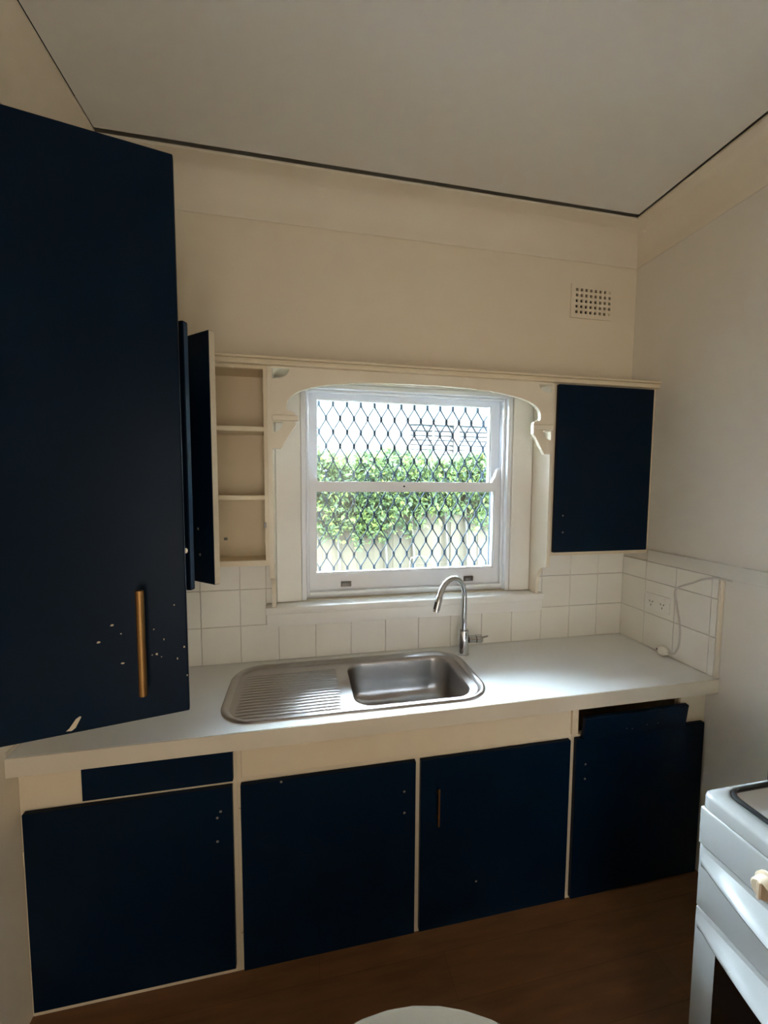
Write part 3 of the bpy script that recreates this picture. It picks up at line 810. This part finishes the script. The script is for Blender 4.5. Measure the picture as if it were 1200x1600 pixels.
# hedge: thousands of leaves over the fence
hd_ = thing('hedge', 'leafy green hedge spilling over the paling fence outside', 'hedge', (-.5, 2.1, -.45))
N_ = 15000
LV = []; LF = []
def add_leaf(p, d, nrm, L, W):
    d = d/np.linalg.norm(d); side = np.cross(d, nrm); sn = np.linalg.norm(side)
    if sn < 1e-6: return
    side /= sn; nn = np.cross(side, d)
    b = len(LV)
    q_ = [p, p+d*L*.4+side*W+nn*W*.35, p+d*L, p+d*L*.4-side*W+nn*W*.35, p+d*L*.45]
    if max(v[1] for v in q_) > FYo-.018: return
    LV.extend([p, p+d*L*.4+side*W+nn*W*.35, p+d*L, p+d*L*.4-side*W+nn*W*.35, p+d*L*.45])
    LF.extend([(b, b+1, b+4), (b+1, b+2, b+4), (b+2, b+3, b+4), (b+3, b, b+4)])
def lowedge(x):
    return 1.20+.10*math.sin(2.1*x+.6)+.09*math.sin(5.3*x+1.9)+.05*math.sin(11*x)
clumps = []
for i in range(2700):
    x = rng.uniform(-3.4, 2.0)
    top = 1.855-.03*(x+1.4)/1.7+.025*math.sin(7*x)+.02*math.sin(17*x+1)
    lo = lowedge(x)
    z = top - (top-lo)*abs(rng.normal(0, .55))
    if z < lo-.15: continue
    depth = .05+.30*max(0, min(1, (z-lo+.1)/(top-lo)))
    y = FYo-.03-rng.uniform(0, depth)
    clumps.append((x, y, min(z, top-.03)))
for cx_, cz_, n_ in ((-.98, 1.12, 14), (-.90, 1.20, 14), (-1.02, 1.02, 8), (-1.30, 1.15, 10), (.25, 1.2, 8)):
    for k in range(n_): clumps.append((cx_+rng.normal(0, .05), FYo-.05-rng.uniform(0, .08), cz_+rng.normal(0, .06)))
for (x, y, z) in clumps:
    ax = np.array([rng.normal(0, .6), -rng.uniform(.2, 1), rng.normal(.25, .6)])
    for k in range(rng.integers(8, 13)):
        d_ = ax/np.linalg.norm(ax)*.6+rng.normal(0, .62, 3)
        p = np.array([x, y, z])+rng.normal(0, .020, 3)
        L = rng.uniform(.04, .09)
        add_leaf(p, d_, rng.normal(0, 1, 3)+np.array([0, -.4, .9]), L, L*rng.uniform(.16, .26))
me = bpy.data.meshes.new('foliage'); me.from_pydata([tuple(v) for v in LV], [], LF); me.materials.append(MAT['leaf'])
o = bpy.data.objects.new('foliage', me); COL.objects.link(o)
o.parent = hd_; o.location = -WLOC[hd_]; WLOC[o] = Vector((0, 0, 0)); tag(o, kind='stuff')
for k in range(16):
    x = -3.2+.34*k+random.uniform(-.08, .08)
    bm = B(); tube(bm, smooth_path([(x, FYo-.05, -.45), (x+.03, FYo-.04, .6), (x-.02, FYo-.05, 1.45), (x+.05, FYo-.09, 1.74)], 4), .012, 6, rad=None); obj('branch', bm, 'bark', hd_, smooth=True)
# neighbouring house
HYo = 7.0
hs_ = thing('neighbour_house', 'white rendered house beyond the hedge with a shuttered window', 'house', (1.0, HYo+.5, -.45))
HW = (.72, 2.86, 1.75, 2.93)
bm = plate(B(), [rect(-4, 9, -.45, 3.7), rect(*HW)[::-1]], HYo, HYo+.2, 'y'); obj('wall', bm, 'house', hs_)
obj('eave', box(B(), -4.2, 9.3, HYo-.25, HYo+.3, 3.7, 3.8), 'house_trim', hs_)
bm = B()
loft(bm, [[(-4.2, HYo-.25, 3.801), (9.3, HYo-.25, 3.801), (9.3, HYo+3, 4.4), (-4.2, HYo+3, 4.4)], [(-4.2, HYo-.25, 3.85), (9.3, HYo-.25, 3.85), (9.3, HYo+3, 4.45), (-4.2, HYo+3, 4.45)]], True, True, True)
obj('roof', bm, 'house_trim', hs_)
wd = obj('window', plate(B(), [rect(HW[0]-.05, HW[1]+.05, HW[2]-.05, HW[3]+.07), rect(HW[0]+.05, 1.80, HW[2]+.05, HW[3]-.05)[::-1], rect(1.92, HW[1]-.05, HW[2]+.05, HW[3]-.05)[::-1]], HYo-.04, HYo-.0005, 'y'), 'house_trim', hs_)
obj('pane', box(B(), HW[0]+.001, HW[1]-.001, HYo+.10, HYo+.11, HW[2]+.001, HW[3]-.001), 'dark_glass', wd)
obj('head_board', box(B(), HW[0]-.08, HW[1]+.08, HYo-.07, HYo-.041, HW[3]+.03, HW[3]+.07), 'blind', wd)
for xa_, xb2 in ((HW[0]+.055, 1.795), (1.925, HW[1]-.055)):
    for k in range(10):
        z = HW[2]+.10+.105*k
        Mx = Matrix.Translation(((xa_+xb2)/2, HYo+.03, z)) @ Matrix.Rotation(math.radians(-25), 4, 'X')
        bm = B(); box(bm, -(xb2-xa_)/2, (xb2-xa_)/2, -.006, .006, -.044, .044, 0, 1, Mx); obj('slat', bm, 'house_trim', wd)
bm = B(); box(bm, 1.29, 1.33, HYo-.03, HYo-.005, HW[2]+.05, HW[3]-.05); obj('mullion', bm, 'house_trim', wd)
# white wire looped outside
bm = B(); tube(bm, smooth_path([(-.96, .62, -.449), (-.945, .62, .5), (-.93, .60, 1.05), (-.905, .58, 1.118), (-.86, .56, 1.128), (-.815, .55, 1.10), (-.785, .54, 1.04), (-.775, .54, .6), (-.77, .54, -.449)]), .0022, 8)
hose = obj('wire_loop', bm, 'ground', None, smooth=True, label='thin white wire loop just outside the lower pane', cat='wire')
